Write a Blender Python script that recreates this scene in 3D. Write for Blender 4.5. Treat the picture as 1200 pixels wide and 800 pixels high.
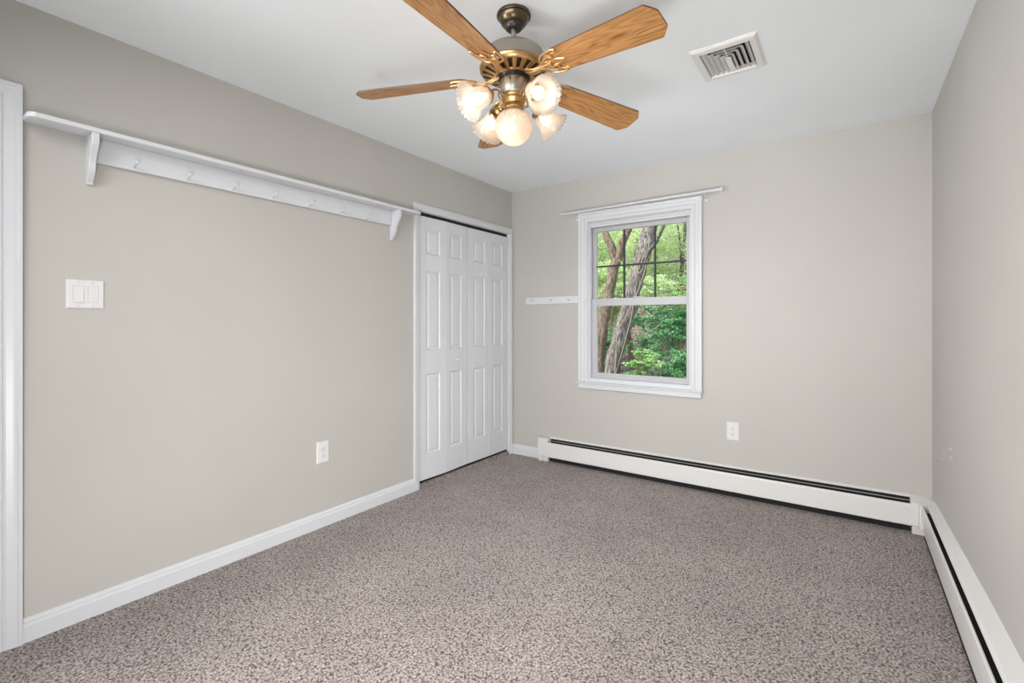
import bpy, bmesh, math, random
import numpy as np
from mathutils import Vector, Matrix
from math import sin, cos, pi, radians
for o in list(bpy.data.objects): bpy.data.objects.remove(o)
S = bpy.context.scene
COL = S.collection
random.seed(7); RNG = np.random.default_rng(11)

# ------------------------------------------------------------ camera, world, lights, exposure
FPX = 557.5; YAW = radians(35.2); CAM = Vector((2.575, 0.0, 1.22))
W, L, N, H = 2.975, 3.65, -0.56, 2.44          # right wall X, far wall Y, near wall Y, ceiling Z
cd = bpy.data.cameras.new('camera'); cam = bpy.data.objects.new('camera', cd); COL.objects.link(cam)
cam.location = CAM; cam.rotation_euler = (radians(90), 0, YAW)
cd.sensor_width = 36; cd.sensor_fit = 'HORIZONTAL'; cd.lens = FPX / 1200 * 36
cd.shift_y = -(400 - 378) / 1200; cd.clip_start = 0.02; cd.clip_end = 200
S.camera = cam
S.view_settings.view_transform = 'Standard'; S.view_settings.look = 'None'
S.view_settings.exposure = 0.03; S.view_settings.gamma = 1.0; S.view_settings.use_curve_mapping = False

wd = bpy.data.worlds.new('world'); S.world = wd; wd.use_nodes = True
bg = wd.node_tree.nodes['Background']; bg.inputs[0].default_value = (0.80, 0.90, 1.0, 1); bg.inputs[1].default_value = 2.2

def light(name, kind, loc, rot, energy, color=(1, 1, 1), **kw):
    d = bpy.data.lights.new(name, kind); d.energy = energy; d.color = color
    for k, v in kw.items(): setattr(d, k, v)
    o = bpy.data.objects.new(name, d); COL.objects.link(o); o.location = loc; o.rotation_euler = rot
    return o
# sun coming over the house on to the wood behind it
sun = light('sun', 'SUN', (0, 0, 10), (0, 0, 0), 8.0, (1.0, 0.96, 0.88), angle=radians(1.0))
sun.rotation_euler = Vector((0.35, 0.62, -0.70)).to_track_quat('-Z', 'Y').to_euler()
def area(name, loc, aim, energy, sx, sy, spread=180, col=(1.0, 1.0, 1.0)):
    o = light(name, 'AREA', loc, (0, 0, 0), energy, col, shape='RECTANGLE', size=sx, size_y=sy, spread=radians(spread))
    o.rotation_euler = Vector(aim).to_track_quat('-Z', 'Y').to_euler(); return o
# added fill lights, unseen behind the camera, to even out the room's brightness
area('fill_high', (1.5, -0.1, 2.3), (0, 1, -0.7), 30.5, 2.0, 0.6, 120)
area('fill_left', (0.06, -0.07, 1.1), (1, 0.8, -0.15), 32.0, 0.7, 1.8, 100)  # added fill panel in front of the closed entrance door
area('fill_low_right', (2.6, -0.4, 0.5), (-1, 1.2, -0.12), 31.0, 0.6, 0.7, 110)
area('fill_to_ceiling', (1.6, -0.4, 0.4), (0, 1, 0.5), 2.8, 2.0, 0.4, 50)
area('fill_up_left', (0.6, -0.4, 0.9), (-0.3, 0.7, 1), 1.6, 0.9, 0.3, 120)
area('fill_up_right', (2.0, -0.4, 0.25), (0.2, 1, 0.62), 3.2, 1.6, 0.3, 60)
area('fill_up', (1.5, -0.1, 0.3), (0, 0.35, 1), 1.8, 2.4, 0.4, 150)

# ------------------------------------------------------------ materials
MATS = {}
def mat(name, col, rough=0.5, metal=0.0, **kw):
    m = bpy.data.materials.new(name); m.use_nodes = True
    b = m.node_tree.nodes['Principled BSDF']
    b.inputs['Base Color'].default_value = (*col, 1); b.inputs['Roughness'].default_value = rough
    b.inputs['Metallic'].default_value = metal
    for k, v in kw.items(): b.inputs[k.replace('_', ' ')].default_value = v
    MATS[name] = m
    return m
def nd(m, t, **kw):
    n = m.node_tree.nodes.new(t)
    for k, v in kw.items():
        if k in n.inputs.keys(): n.inputs[k].default_value = v
        else: setattr(n, k, v)
    return n
def lk(m, a, b): m.node_tree.links.new(a, b)
def bsdf(m): return m.node_tree.nodes['Principled BSDF']
def ramp(m, fac, stops):
    r = nd(m, 'ShaderNodeValToRGB'); e = r.color_ramp.elements
    while len(e) < len(stops): e.new(0.5)
    for i, (p, c) in enumerate(stops): e[i].position = p; e[i].color = (*c, 1)
    lk(m, fac, r.inputs['Fac']); return r
def coord(m, sc=(1, 1, 1), out='Object'):
    t = nd(m, 'ShaderNodeTexCoord'); mp = nd(m, 'ShaderNodeMapping'); mp.inputs['Scale'].default_value = sc
    lk(m, t.outputs[out], mp.inputs['Vector']); return mp.outputs['Vector']
def bump(m, h, strength, dist):
    b = nd(m, 'ShaderNodeBump', Strength=strength, Distance=dist); lk(m, h, b.inputs['Height'])
    lk(m, b.outputs['Normal'], bsdf(m).inputs['Normal'])
def paint(name, col, rough, nscale=180, bs=0.12, var=0.02):
    m = mat(name, col, rough)
    v = coord(m)
    n = nd(m, 'ShaderNodeTexNoise', Scale=nscale, Detail=2.0); lk(m, v, n.inputs['Vector'])
    bump(m, n.outputs['Fac'], bs, 0.001)
    n2 = nd(m, 'ShaderNodeTexNoise', Scale=1.7, Detail=3.0); lk(m, v, n2.inputs['Vector'])
    r = ramp(m, n2.outputs['Fac'], [(0.3, tuple(c * (1 - var) for c in col)), (0.7, tuple(c * (1 + var) for c in col))])
    lk(m, r.outputs['Color'], bsdf(m).inputs['Base Color'])
    return m
WALLC = (0.482, 0.466, 0.434)
M_wall = paint('wall_paint', WALLC, 0.55)
M_ceil = paint('ceiling_paint', (0.82, 0.860, 0.885), 0.9, 120)
M_white = paint('white_trim_paint', (0.635, 0.65, 0.675), 0.35, 60, 0.04, 0.01)
M_door = paint('closet_door_paint', (0.67, 0.685, 0.71), 0.4, 200, 0.08, 0.01)
M_vinyl = mat('white_vinyl', (0.47, 0.47, 0.49), 0.35)
M_plast = mat('white_plastic', (0.70, 0.70, 0.70), 0.3)
M_slotdark = mat('dark_slot', (0.03, 0.03, 0.03), 0.8)
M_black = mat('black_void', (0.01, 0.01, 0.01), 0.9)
M_heater = mat('heater_enamel', (0.68, 0.67, 0.655), 0.35)
M_fin = mat('heater_fins', (0.10, 0.10, 0.10), 0.6, 0.3)
M_slat = mat('damper_grey', (0.30, 0.30, 0.30), 0.5)
M_grille = mat('grille_bars', (0.014, 0.017, 0.024), 0.5)
M_ventm = mat('vent_enamel', (0.72, 0.71, 0.69), 0.4)
M_ext = mat('exterior_siding', (0.6, 0.58, 0.55), 0.8)
M_screw = mat('screw_heads', (0.55, 0.55, 0.54), 0.35, 0.6)

# wall_right paint with two pale scuffs
M_wallr = paint('wall_paint_scuffed', WALLC, 0.55)

def _scuffs(m):
    g = nd(m, 'ShaderNodeNewGeometry'); sp = nd(m, 'ShaderNodeSeparateXYZ'); lk(m, g.outputs['Position'], sp.inputs[0])
    def mth(op, a, b):
        n = nd(m, 'ShaderNodeMath', operation=op)
        for i, v in enumerate((a, b)):
            if isinstance(v, (int, float)): n.inputs[i].default_value = v
            else: lk(m, v, n.inputs[i])
        return n.outputs[0]
    tot = None
    for y, z, sy, sz, sl in SCUFFS:
        dy = mth('SUBTRACT', sp.outputs['Y'], y); dz = mth('SUBTRACT', mth('SUBTRACT', sp.outputs['Z'], z), mth('MULTIPLY', dy, sl))
        q = mth('ADD', mth('POWER', mth('ABSOLUTE', mth('DIVIDE', dy, sy), 0), 2.0), mth('POWER', mth('ABSOLUTE', mth('DIVIDE', dz, sz), 0), 2.0))
        e = mth('MAXIMUM', mth('SUBTRACT', 1.0, q), 0.0); tot = e if tot is None else mth('MAXIMUM', tot, e)
    mx = nd(m, 'ShaderNodeMixRGB'); old = bsdf(m).inputs['Base Color'].links[0].from_socket
    lk(m, mth('MULTIPLY', tot, 0.8), mx.inputs[0]); lk(m, old, mx.inputs[1]); mx.inputs[2].default_value = (0.66, 0.64, 0.62, 1)
    lk(m, mx.outputs[0], bsdf(m).inputs['Base Color'])
SCUFFS = [(3.06, 0.618, 0.10, 0.010, -0.20), (3.245, 0.562, 0.07, 0.008, 0.10), (3.04, 0.580, 0.08, 0.009, -0.15), (3.30, 0.515, 0.06, 0.007, -0.10)]
_scuffs(M_wallr)

# carpet
M_carpet = mat('carpet_pile', (0.3, 0.25, 0.22), 1.0)
def _carpet(m):
    v = coord(m)
    n1 = nd(m, 'ShaderNodeTexNoise', Scale=112.0, Detail=4.0, Roughness=0.75); lk(m, v, n1.inputs['Vector'])
    n3 = nd(m, 'ShaderNodeTexVoronoi', Scale=125.0); lk(m, v, n3.inputs['Vector'])
    mx = nd(m, 'ShaderNodeMath', operation='MULTIPLY_ADD'); lk(m, n3.outputs['Distance'], mx.inputs[0]); mx.inputs[1].default_value = -0.28; lk(m, n1.outputs['Fac'], mx.inputs[2])
    r = ramp(m, mx.outputs[0], [(0.20, (0.025, 0.018, 0.015)), (0.28, (0.15, 0.118, 0.106)), (0.37, (0.36, 0.303, 0.279)), (0.56, (0.66, 0.585, 0.555))])
    n2 = nd(m, 'ShaderNodeTexNoise', Scale=2.2, Detail=4.0, Roughness=0.6); lk(m, v, n2.inputs['Vector'])
    r2 = ramp(m, n2.outputs['Fac'], [(0.3, (0.84, 0.83, 0.83)), (0.7, (1.08, 1.08, 1.08))])
    mix = nd(m, 'ShaderNodeMixRGB', blend_type='MULTIPLY', Fac=1.0); lk(m, r.outputs['Color'], mix.inputs[1]); lk(m, r2.outputs['Color'], mix.inputs[2])
    lk(m, mix.outputs[0], bsdf(m).inputs['Base Color'])
    bump(m, mx.outputs[0], 0.9, 0.008)
    bsdf(m).inputs['Sheen Weight'].default_value = 0.15
_carpet(M_carpet)

# oak blades
M_oak = mat('oak_veneer', (0.5, 0.25, 0.08), 0.42)
def _oak(m):
    t = nd(m, 'ShaderNodeTexCoord'); oi = nd(m, 'ShaderNodeObjectInfo')
    ad = nd(m, 'ShaderNodeVectorMath', operation='ADD'); lk(m, t.outputs['Object'], ad.inputs[0])
    sc = nd(m, 'ShaderNodeVectorMath', operation='SCALE'); cb = nd(m, 'ShaderNodeCombineXYZ')
    lk(m, oi.outputs['Random'], cb.inputs[0]); lk(m, oi.outputs['Random'], cb.inputs[2])
    lk(m, cb.outputs[0], sc.inputs[0]); sc.inputs['Scale'].default_value = 3.0
    lk(m, sc.outputs[0], ad.inputs[1])
    mp = nd(m, 'ShaderNodeMapping'); mp.inputs['Scale'].default_value = (1.5, 9.0, 1.0); lk(m, ad.outputs[0], mp.inputs['Vector'])
    n = nd(m, 'ShaderNodeTexNoise', Scale=1.6, Detail=2.0, Distortion=0.3); lk(m, mp.outputs[0], n.inputs['Vector'])
    mul = nd(m, 'ShaderNodeMath', operation='MULTIPLY'); lk(m, n.outputs['Fac'], mul.inputs[0]); mul.inputs[1].default_value = 20.0
    fr = nd(m, 'ShaderNodeMath', operation='PINGPONG'); lk(m, mul.outputs[0], fr.inputs[0]); fr.inputs[1].default_value = 1.0
    mp2 = nd(m, 'ShaderNodeMapping'); mp2.inputs['Scale'].default_value = (6.0, 160.0, 6.0); lk(m, ad.outputs[0], mp2.inputs['Vector'])
    n2 = nd(m, 'ShaderNodeTexNoise', Scale=1.0, Detail=3.0); lk(m, mp2.outputs[0], n2.inputs['Vector'])
    mx = nd(m, 'ShaderNodeMath', operation='MULTIPLY_ADD'); lk(m, fr.outputs[0], mx.inputs[0]); mx.inputs[1].default_value = 0.36; lk(m, n2.outputs['Fac'], mx.inputs[2])
    r = ramp(m, mx.outputs[0], [(0.34, (0.185, 0.072, 0.020)), (0.58, (0.355, 0.165, 0.052)), (0.86, (0.47, 0.245, 0.088))])
    lk(m, r.outputs['Color'], bsdf(m).inputs['Base Color'])
_oak(M_oak)
M_oakedge = mat('oak_blade_edge', (0.10, 0.05, 0.025), 0.5)

def metal(name, col, rough, aniso=False):
    m = mat(name, col, rough, 1.0)
    v = coord(m, (3, 3, 90))
    n = nd(m, 'ShaderNodeTexNoise', Scale=4.0, Detail=4.0); lk(m, v, n.inputs['Vector'])
    r = ramp(m, n.outputs['Fac'], [(0.3, tuple(c * 0.85 for c in col)), (0.7, col)])
    lk(m, r.outputs['Color'], bsdf(m).inputs['Base Color'])
    return m
M_brass = metal('antique_brass', (0.52, 0.34, 0.155), 0.32)
M_bronze = metal('dark_bronze', (0.14, 0.108, 0.066), 0.3)
M_pewter = metal('brushed_pewter', (0.43, 0.39, 0.33), 0.38)
M_iron = metal('gilt_scrollwork', (0.78, 0.53, 0.28), 0.35)

# frosted lamp glass
def frosted(name, pattern=False):
    m = bpy.data.materials.new(name); m.use_nodes = True; nt = m.node_tree; nt.nodes.clear()
    out = nd(m, 'ShaderNodeOutputMaterial')
    tr = nd(m, 'ShaderNodeBsdfTranslucent'); tr.inputs['Color'].default_value = (0.46, 0.415, 0.37, 1) if not pattern else (0.62, 0.555, 0.49, 1)
    tp = nd(m, 'ShaderNodeBsdfTransparent'); tp.inputs['Color'].default_value = (0.98, 0.95, 0.91, 1)
    gl = nd(m, 'ShaderNodeBsdfGlossy', Roughness=0.25); gl.inputs['Color'].default_value = (1, 1, 1, 1)
    df = nd(m, 'ShaderNodeBsdfDiffuse'); df.inputs['Color'].default_value = (0.74, 0.71, 0.68, 1)
    m1 = nd(m, 'ShaderNodeMixShader', Fac=0.35); lk(m, tr.outputs[0], m1.inputs[1]); lk(m, df.outputs[0], m1.inputs[2])
    m2 = nd(m, 'ShaderNodeMixShader', Fac=0.42); lk(m, m1.outputs[0], m2.inputs[1]); lk(m, tp.outputs[0], m2.inputs[2])
    m3 = nd(m, 'ShaderNodeMixShader', Fac=0.06); lk(m, m2.outputs[0], m3.inputs[1]); lk(m, gl.outputs[0], m3.inputs[2])
    lk(m, m3.outputs[0], out.inputs['Surface'])
    if pattern:
        v = coord(m); vo = nd(m, 'ShaderNodeTexVoronoi', Scale=95.0); lk(m, v, vo.inputs['Vector'])
        sp = nd(m, 'ShaderNodeSeparateXYZ'); lk(m, v, sp.inputs[0])
        mr = nd(m, 'ShaderNodeMapRange'); lk(m, sp.outputs['Z'], mr.inputs[0])
        mr.inputs[1].default_value = -0.012; mr.inputs[2].default_value = 0.02
        lt = nd(m, 'ShaderNodeMath', operation='LESS_THAN'); lk(m, vo.outputs['Distance'], lt.inputs[0]); lt.inputs[1].default_value = 0.38
        mu = nd(m, 'ShaderNodeMath', operation='MULTIPLY'); lk(m, lt.outputs[0], mu.inputs[0]); lk(m, mr.outputs[0], mu.inputs[1])
        ma = nd(m, 'ShaderNodeMath', operation='MULTIPLY_ADD'); lk(m, mu.outputs[0], ma.inputs[0]); ma.inputs[1].default_value = 0.4; ma.inputs[2].default_value = 0.10
        lk(m, ma.outputs[0], m2.inputs[0])
    return m
M_shade = frosted('frosted_fluted_glass'); M_globe = frosted('frosted_cut_glass', True)
M_bulb = mat('lit_bulb', (1, 0.95, 0.85), 0.4)
bsdf(M_bulb).inputs['Emission Color'].default_value = (1.0, 0.86, 0.68, 1); bsdf(M_bulb).inputs['Emission Strength'].default_value = 5.0

def window_glass():
    m = bpy.data.materials.new('window_glass'); m.use_nodes = True; m.node_tree.nodes.clear()
    out = nd(m, 'ShaderNodeOutputMaterial'); tp = nd(m, 'ShaderNodeBsdfTransparent'); tp.inputs['Color'].default_value = (0.96, 0.98, 0.97, 1)
    gl = nd(m, 'ShaderNodeBsdfGlossy', Roughness=0.02); mx = nd(m, 'ShaderNodeMixShader', Fac=0.0015)
    lk(m, tp.outputs[0], mx.inputs[1]); lk(m, gl.outputs[0], mx.inputs[2]); lk(m, mx.outputs[0], out.inputs['Surface'])
    return m
M_glass = window_glass()

def leafmat(name, stops, trans=0.35):
    m = bpy.data.materials.new(name); m.use_nodes = True; m.node_tree.nodes.clear()
    out = nd(m, 'ShaderNodeOutputMaterial'); g = nd(m, 'ShaderNodeNewGeometry')
    r = ramp(m, g.outputs['Random Per Island'], stops)
    df = nd(m, 'ShaderNodeBsdfDiffuse'); tr = nd(m, 'ShaderNodeBsdfTranslucent'); mx = nd(m, 'ShaderNodeMixShader', Fac=trans)
    lk(m, r.outputs[0], df.inputs[0]); lk(m, r.outputs[0], tr.inputs[0]); lk(m, df.outputs[0], mx.inputs[1]); lk(m, tr.outputs[0], mx.inputs[2])
    gl = nd(m, 'ShaderNodeBsdfGlossy', Roughness=0.45); m2 = nd(m, 'ShaderNodeMixShader', Fac=0.05)
    lk(m, mx.outputs[0], m2.inputs[1]); lk(m, gl.outputs[0], m2.inputs[2]); lk(m, m2.outputs[0], out.inputs[0])
    return m
M_leafY = leafmat('spring_leaves', [(0.0, (0.32, 0.44, 0.18)), (0.5, (0.56, 0.69, 0.34)), (1.0, (0.86, 0.92, 0.64))], 0.45)
M_leafM = leafmat('mid_green_leaves', [(0.0, (0.12, 0.30, 0.09)), (0.5, (0.30, 0.52, 0.18)), (1.0, (0.56, 0.74, 0.34))])
M_leafD = leafmat('deep_green_leaves', [(0.0, (0.03, 0.13, 0.05)), (0.5, (0.09, 0.28, 0.10)), (1.0, (0.26, 0.50, 0.22))], 0.3)
def bark(name, stops, sc=6):
    m = mat(name, stops[0][1], 0.9); v = coord(m, (sc, sc, sc * 0.22))
    n = nd(m, 'ShaderNodeTexNoise', Scale=3.0, Detail=6.0, Roughness=0.7); lk(m, v, n.inputs['Vector'])
    r = ramp(m, n.outputs['Fac'], stops); lk(m, r.outputs[0], bsdf(m).inputs['Base Color']); bump(m, n.outputs['Fac'], 1.0, 0.04)
    return m
M_barkG = bark('grey_bark', [(0.35, (0.035, 0.03, 0.027)), (0.5, (0.135, 0.11, 0.103)), (0.66, (0.36, 0.32, 0.32))], 13)
M_barkB = bark('brown_bark', [(0.35, (0.04, 0.028, 0.02)), (0.5, (0.155, 0.108, 0.075)), (0.68, (0.34, 0.26, 0.20))], 13)
M_litter = bark('leaf_litter', [(0.35, (0.04, 0.028, 0.022)), (0.5, (0.13, 0.095, 0.08)), (0.65, (0.26, 0.20, 0.175))], 3)

# ------------------------------------------------------------ mesh helpers
def tag(o, label=None, cat=None, group=None, kind=None):
    if label: o['label'] = label
    if cat: o['category'] = cat
    if group: o['group'] = group
    if kind: o['kind'] = kind
    return o
def empty(name, loc=(0, 0, 0), rotz=0):
    o = bpy.data.objects.new(name, None); COL.objects.link(o); o.location = loc; o.rotation_euler = (0, 0, rotz)
    o.empty_display_size = 0.1
    return o
def obj(name, bm, m, parent=None, smooth=False, bevel=0, loc=None, rot=None, recalc=True):
    if recalc: bmesh.ops.recalc_face_normals(bm, faces=bm.faces)
    me = bpy.data.meshes.new(name); bm.to_mesh(me); bm.free()
    for mm in (m if isinstance(m, (list, tuple)) else [m]): me.materials.append(mm)
    if smooth:
        me.polygons.foreach_set('use_smooth', [True] * len(me.polygons))
        try: me.set_sharp_from_angle(angle=radians(40))
        except Exception: pass
    o = bpy.data.objects.new(name, me); COL.objects.link(o)
    if parent: o.parent = parent
    if loc is not None: o.location = loc
    if rot is not None: o.rotation_euler = rot
    if bevel:
        b = o.modifiers.new('bevel', 'BEVEL'); b.width = bevel; b.segments = 2; b.limit_method = 'ANGLE'; b.angle_limit = radians(40)
    return o
def BM(): return bmesh.new()
def box(bm, x0, x1, y0, y1, z0, z1, mi=0):
    v = [bm.verts.new(p) for p in ((x0, y0, z0), (x1, y0, z0), (x1, y1, z0), (x0, y1, z0), (x0, y0, z1), (x1, y0, z1), (x1, y1, z1), (x0, y1, z1))]
    for f in ((0, 3, 2, 1), (4, 5, 6, 7), (0, 1, 5, 4), (1, 2, 6, 5), (2, 3, 7, 6), (3, 0, 4, 7)):
        bm.faces.new([v[i] for i in f]).material_index = mi
    return v
def lathe(bm, prof, seg=48, mod=None, M=None, cap0=False, cap1=False, skip=None):
    rows = []
    for i, (r, z) in enumerate(prof):
        row = []
        for k in range(seg):
            a = 2 * pi * k / seg
            rr, zz = (r, z) if mod is None else mod(i, r, z, a)
            p = Vector((rr * cos(a), rr * sin(a), zz))
            row.append(bm.verts.new(M @ p if M else p))
        rows.append(row)
    for i in range(len(rows) - 1):
        for k in range(seg):
            if skip and skip(i, k): continue
            bm.faces.new((rows[i][k], rows[i][(k + 1) % seg], rows[i + 1][(k + 1) % seg], rows[i + 1][k]))
    if cap0: bm.faces.new(rows[0][::-1])
    if cap1: bm.faces.new(rows[-1])
def tube(bm, pts, rad, seg=10, cap=True):
    pts = [Vector(p) for p in pts]; n = len(pts)
    rads = rad if isinstance(rad, (list, tuple)) else [rad] * n
    up = None; rows = []
    for i in range(n):
        t = (pts[min(i + 1, n - 1)] - pts[max(i - 1, 0)]).normalized()
        if up is None: up = t.orthogonal().normalized()
        up = (up - t * up.dot(t)).normalized(); s = t.cross(up)
        rows.append([bm.verts.new(pts[i] + rads[i] * (cos(2 * pi * k / seg) * up + sin(2 * pi * k / seg) * s)) for k in range(seg)])
    for i in range(n - 1):
        for k in range(seg): bm.faces.new((rows[i][k], rows[i][(k + 1) % seg], rows[i + 1][(k + 1) % seg], rows[i + 1][k]))
    if cap: bm.faces.new(rows[0][::-1]); bm.faces.new(rows[-1])
def spline(pts, n=8):
    pts = [Vector(p) for p in pts]; out = []
    P = [pts[0] * 2 - pts[1]] + pts + [pts[-1] * 2 - pts[-2]]
    for i in range(1, len(P) - 2):
        for j in range(n):
            t = j / n
            out.append(0.5 * ((2 * P[i]) + (-P[i - 1] + P[i + 1]) * t + (2 * P[i - 1] - 5 * P[i] + 4 * P[i + 1] - P[i + 2]) * t * t + (-P[i - 1] + 3 * P[i] - 3 * P[i + 1] + P[i + 2]) * t ** 3))
    out.append(pts[-1]); return out
def extrude(bm, prof, p0, p1, u, v):
    """closed profile (a,b) in axes u,v swept straight from p0 to p1"""
    p0, p1, u, v = map(Vector, (p0, p1, u, v))
    A = [bm.verts.new(p0 + a * u + b * v) for a, b in prof]; B = [bm.verts.new(p1 + a * u + b * v) for a, b in prof]
    n = len(prof)
    for i in range(n): bm.faces.new((A[i], A[(i + 1) % n], B[(i + 1) % n], B[i]))
    bm.faces.new(A[::-1]); bm.faces.new(B)
def prism(bm, outline, f, d0, d1):
    """outline (a,b) pushed from depth d0 to d1 through the mapping f(a,b,d)"""
    A = [bm.verts.new(f(a, b, d0)) for a, b in outline]; B = [bm.verts.new(f(a, b, d1)) for a, b in outline]
    n = len(outline)
    for i in range(n): bm.faces.new((A[i], A[(i + 1) % n], B[(i + 1) % n], B[i]))
    bm.faces.new(A[::-1]); bm.faces.new(B)
LEFT = lambda a, b, d: Vector((d, a, b))          # on the left wall: a = Y, b = Z, d off the wall
FAR = lambda a, b, d: Vector((a, L - d, b))       # on the far wall: a = X
RIGHT = lambda a, b, d: Vector((W - d, a, b))
NEAR = lambda a, b, d: Vector((a, N + d, b))
def mbox(bm, f, a0, a1, b0, b1, d0, d1, mi=0):
    p, q = f(a0, b0, d0), f(a1, b1, d1)
    return box(bm, min(p.x, q.x), max(p.x, q.x), min(p.y, q.y), max(p.y, q.y), min(p.z, q.z), max(p.z, q.z), mi)
def casing(bm, f, a0, a1, b0, b1, prof, closed=False, sides=(1, 1)):
    """mitred moulding round an opening; prof = (distance outward, thickness off the wall)"""
    rows = []
    for u, t in prof:
        ul, ur = u * sides[0], u * sides[1]
        if closed: pts = [(a0 - ul, b0 - u), (a0 - ul, b1 + u), (a1 + ur, b1 + u), (a1 + ur, b0 - u)]
        else: pts = [(a0 - ul, b0), (a0 - ul, b1 + u), (a1 + ur, b1 + u), (a1 + ur, b0)]
        rows.append([bm.verts.new(f(a, b, t)) for a, b in pts])
    n = len(prof); segs = 4 if closed else 3
    for i in range(n):
        for k in range(segs):
            j = (i + 1) % n; bm.faces.new((rows[i][k], rows[i][(k + 1) % 4], rows[j][(k + 1) % 4], rows[j][k]))
    if not closed:
        bm.faces.new([rows[i][0] for i in range(n)]); bm.faces.new([rows[i][3] for i in range(n)][::-1])
CASP = [(0, 0), (0, 0.010), (0.006, 0.014), (0.020, 0.014), (0.025, 0.010), (0.031, 0.015), (0.050, 0.019), (0.060, 0.019), (0.064, 0.023), (0.074, 0.023), (0.074, 0)]

# ------------------------------------------------------------ the room shell
def struct(name, bm, m, parent=None, **kw):
    o = obj(name, bm, m, parent, **kw)
    if not parent: o['kind'] = 'structure'
    return o
b = BM(); box(b, -0.9, W + 0.15, N - 0.15, L + 0.16, -0.12, 0.0); struct('floor', b, M_carpet)
# ceiling with the hole of the register
VX0, VX1, VY0, VY1 = 1.99, 2.264, 2.215, 2.525
b = BM(); hx0, hx1, hy0, hy1 = VX0 + 0.03, VX1 - 0.03, VY0 + 0.03, VY1 - 0.03
box(b, -0.9, hx0, N - 0.15, L + 0.16, H, H + 0.15); box(b, hx1, W + 0.15, N - 0.15, L + 0.16, H, H + 0.15)
box(b, hx0, hx1, N - 0.15, hy0, H, H + 0.15); box(b, hx0, hx1, hy1, L + 0.16, H, H + 0.15)
struct('ceiling', b, M_ceil)
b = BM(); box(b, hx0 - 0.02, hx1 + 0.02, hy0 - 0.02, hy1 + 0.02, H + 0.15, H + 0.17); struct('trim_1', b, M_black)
# left wall: door opening D, closet opening C
DY0, DY1, DZ = -0.47, 0.33, 2.045
CY0, CY1, CZ = 2.455, 3.602, 2.045
b = BM()
box(b, -0.12, 0, N - 0.15, DY0, 0, H); box(b, -0.12, 0, DY0, DY1, DZ, H); box(b, -0.12, 0, DY1, CY0, 0, H)
box(b, -0.12, 0, CY0, CY1, CZ, H); box(b, -0.12, 0, CY1, L + 0.16, 0, H)
struct('wall_left', b, M_wall)
# far wall with window opening
OX0, OX1, OZ0, OZ1 = 0.785, 1.632, 0.735, 2.052
b = BM()
box(b, 0, OX0, L, L + 0.16, 0, H); box(b, OX1, W, L, L + 0.16, 0, H); box(b, OX0, OX1, L, L + 0.16, 0, OZ0); box(b, OX0, OX1, L, L + 0.16, OZ1, H)
struct('wall_far', b, M_wall)
b = BM(); box(b, W, W + 0.15, N - 0.15, L + 0.16, 0, H); struct('wall_right', b, M_wallr)
b = BM(); box(b, 0, W, N - 0.15, N, 0, H); struct('wall_near', b, M_wall)
# closet interior
b = BM()
box(b, -0.75, -0.70, 2.1, L + 0.16, 0, H); box(b, -0.70, -0.12, 2.1, 2.15, 0, H); box(b, -0.70, -0.12, L + 0.11, L + 0.16, 0, H)
struct('wall_closet', b, M_wall)

# baseboards
BP = [(0, 0), (0.016, 0), (0.016, 0.062), (0.012, 0.070), (0.012, 0.078), (0.006, 0.088), (0, 0.090)]
b = BM(); extrude(b, BP, (0, DY1 + 0.074, 0), (0, 2.447, 0), (1, 0, 0), (0, 0, 1)); struct('baseboard_left', b, M_white)
b = BM(); extrude(b, BP, (0.0, L, 0), (0.325, L, 0), (0, -1, 0), (0, 0, 1)); struct('baseboard_far', b, M_white)
b = BM(); extrude(b, BP, (0, N, 0), (W, N, 0), (0, 1, 0), (0, 0, 1)); struct('baseboard_near', b, M_white)

# entrance door, left edge of the picture
d1 = empty('door_1', (0, 0, 0)); d1['kind'] = 'structure'
b = BM(); casing(b, LEFT, DY0, DY1, 0, DZ, CASP); obj('door_casing', b, M_white, d1)
b = BM(); box(b, -0.12, 0.0, DY0, DY0 + 0.018, 0, DZ); box(b, -0.12, 0.0, DY1 - 0.018, DY1, 0, DZ); box(b, -0.12, 0, DY0 + 0.018, DY1 - 0.018, DZ - 0.018, DZ)
obj('door_jamb', b, M_white, d1)
def panel_leaf(f, a0, a1, b0, b1, d0, d1_, panels):
    """stile-and-rail leaf: panels = list of (a0,a1,b0,b1) with raised fields"""
    bm = BM(); dr = d1_ - 0.008
    mbox(bm, f, a0, a1, b0, b1, d0, dr)
    xs = sorted(set([a0, a1] + [p[0] for p in panels] + [p[1] for p in panels])); zs = sorted(set([b0, b1] + [p[2] for p in panels] + [p[3] for p in panels]))
    hole = {(round(p[0], 4), round(p[2], 4)) for p in panels}
    for i in range(len(xs) - 1):
        for j in range(len(zs) - 1):
            if (round(xs[i], 4), round(zs[j], 4)) in hole: continue
            mbox(bm, f, xs[i], xs[i + 1], zs[j], zs[j + 1], dr, d1_)
    for (pa0, pa1, pb0, pb1) in panels:
        rows = []
        for ins, d in ((0.0, d1_ + 0.0005), (0.008, dr + 0.001), (0.016, dr + 0.001), (0.030, d1_ - 0.001)):
            rows.append([bm.verts.new(f(x, z, d)) for x, z in ((pa0 + ins, pb0 + ins), (pa1 - ins, pb0 + ins), (pa1 - ins, pb1 - ins), (pa0 + ins, pb1 - ins))])
        for r in range(3):
            for k in range(4): bm.faces.new((rows[r][k], rows[r][(k + 1) % 4], rows[r + 1][(k + 1) % 4], rows[r + 1][k]))
        bm.faces.new(rows[-1])
    return bm
pa = [(DY0 + 0.13, DY0 + 0.37), (DY1 - 0.37, DY1 - 0.13)]; pz = [(0.24, 0.83), (1.02, 1.60), (1.73, 1.92)]
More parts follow.
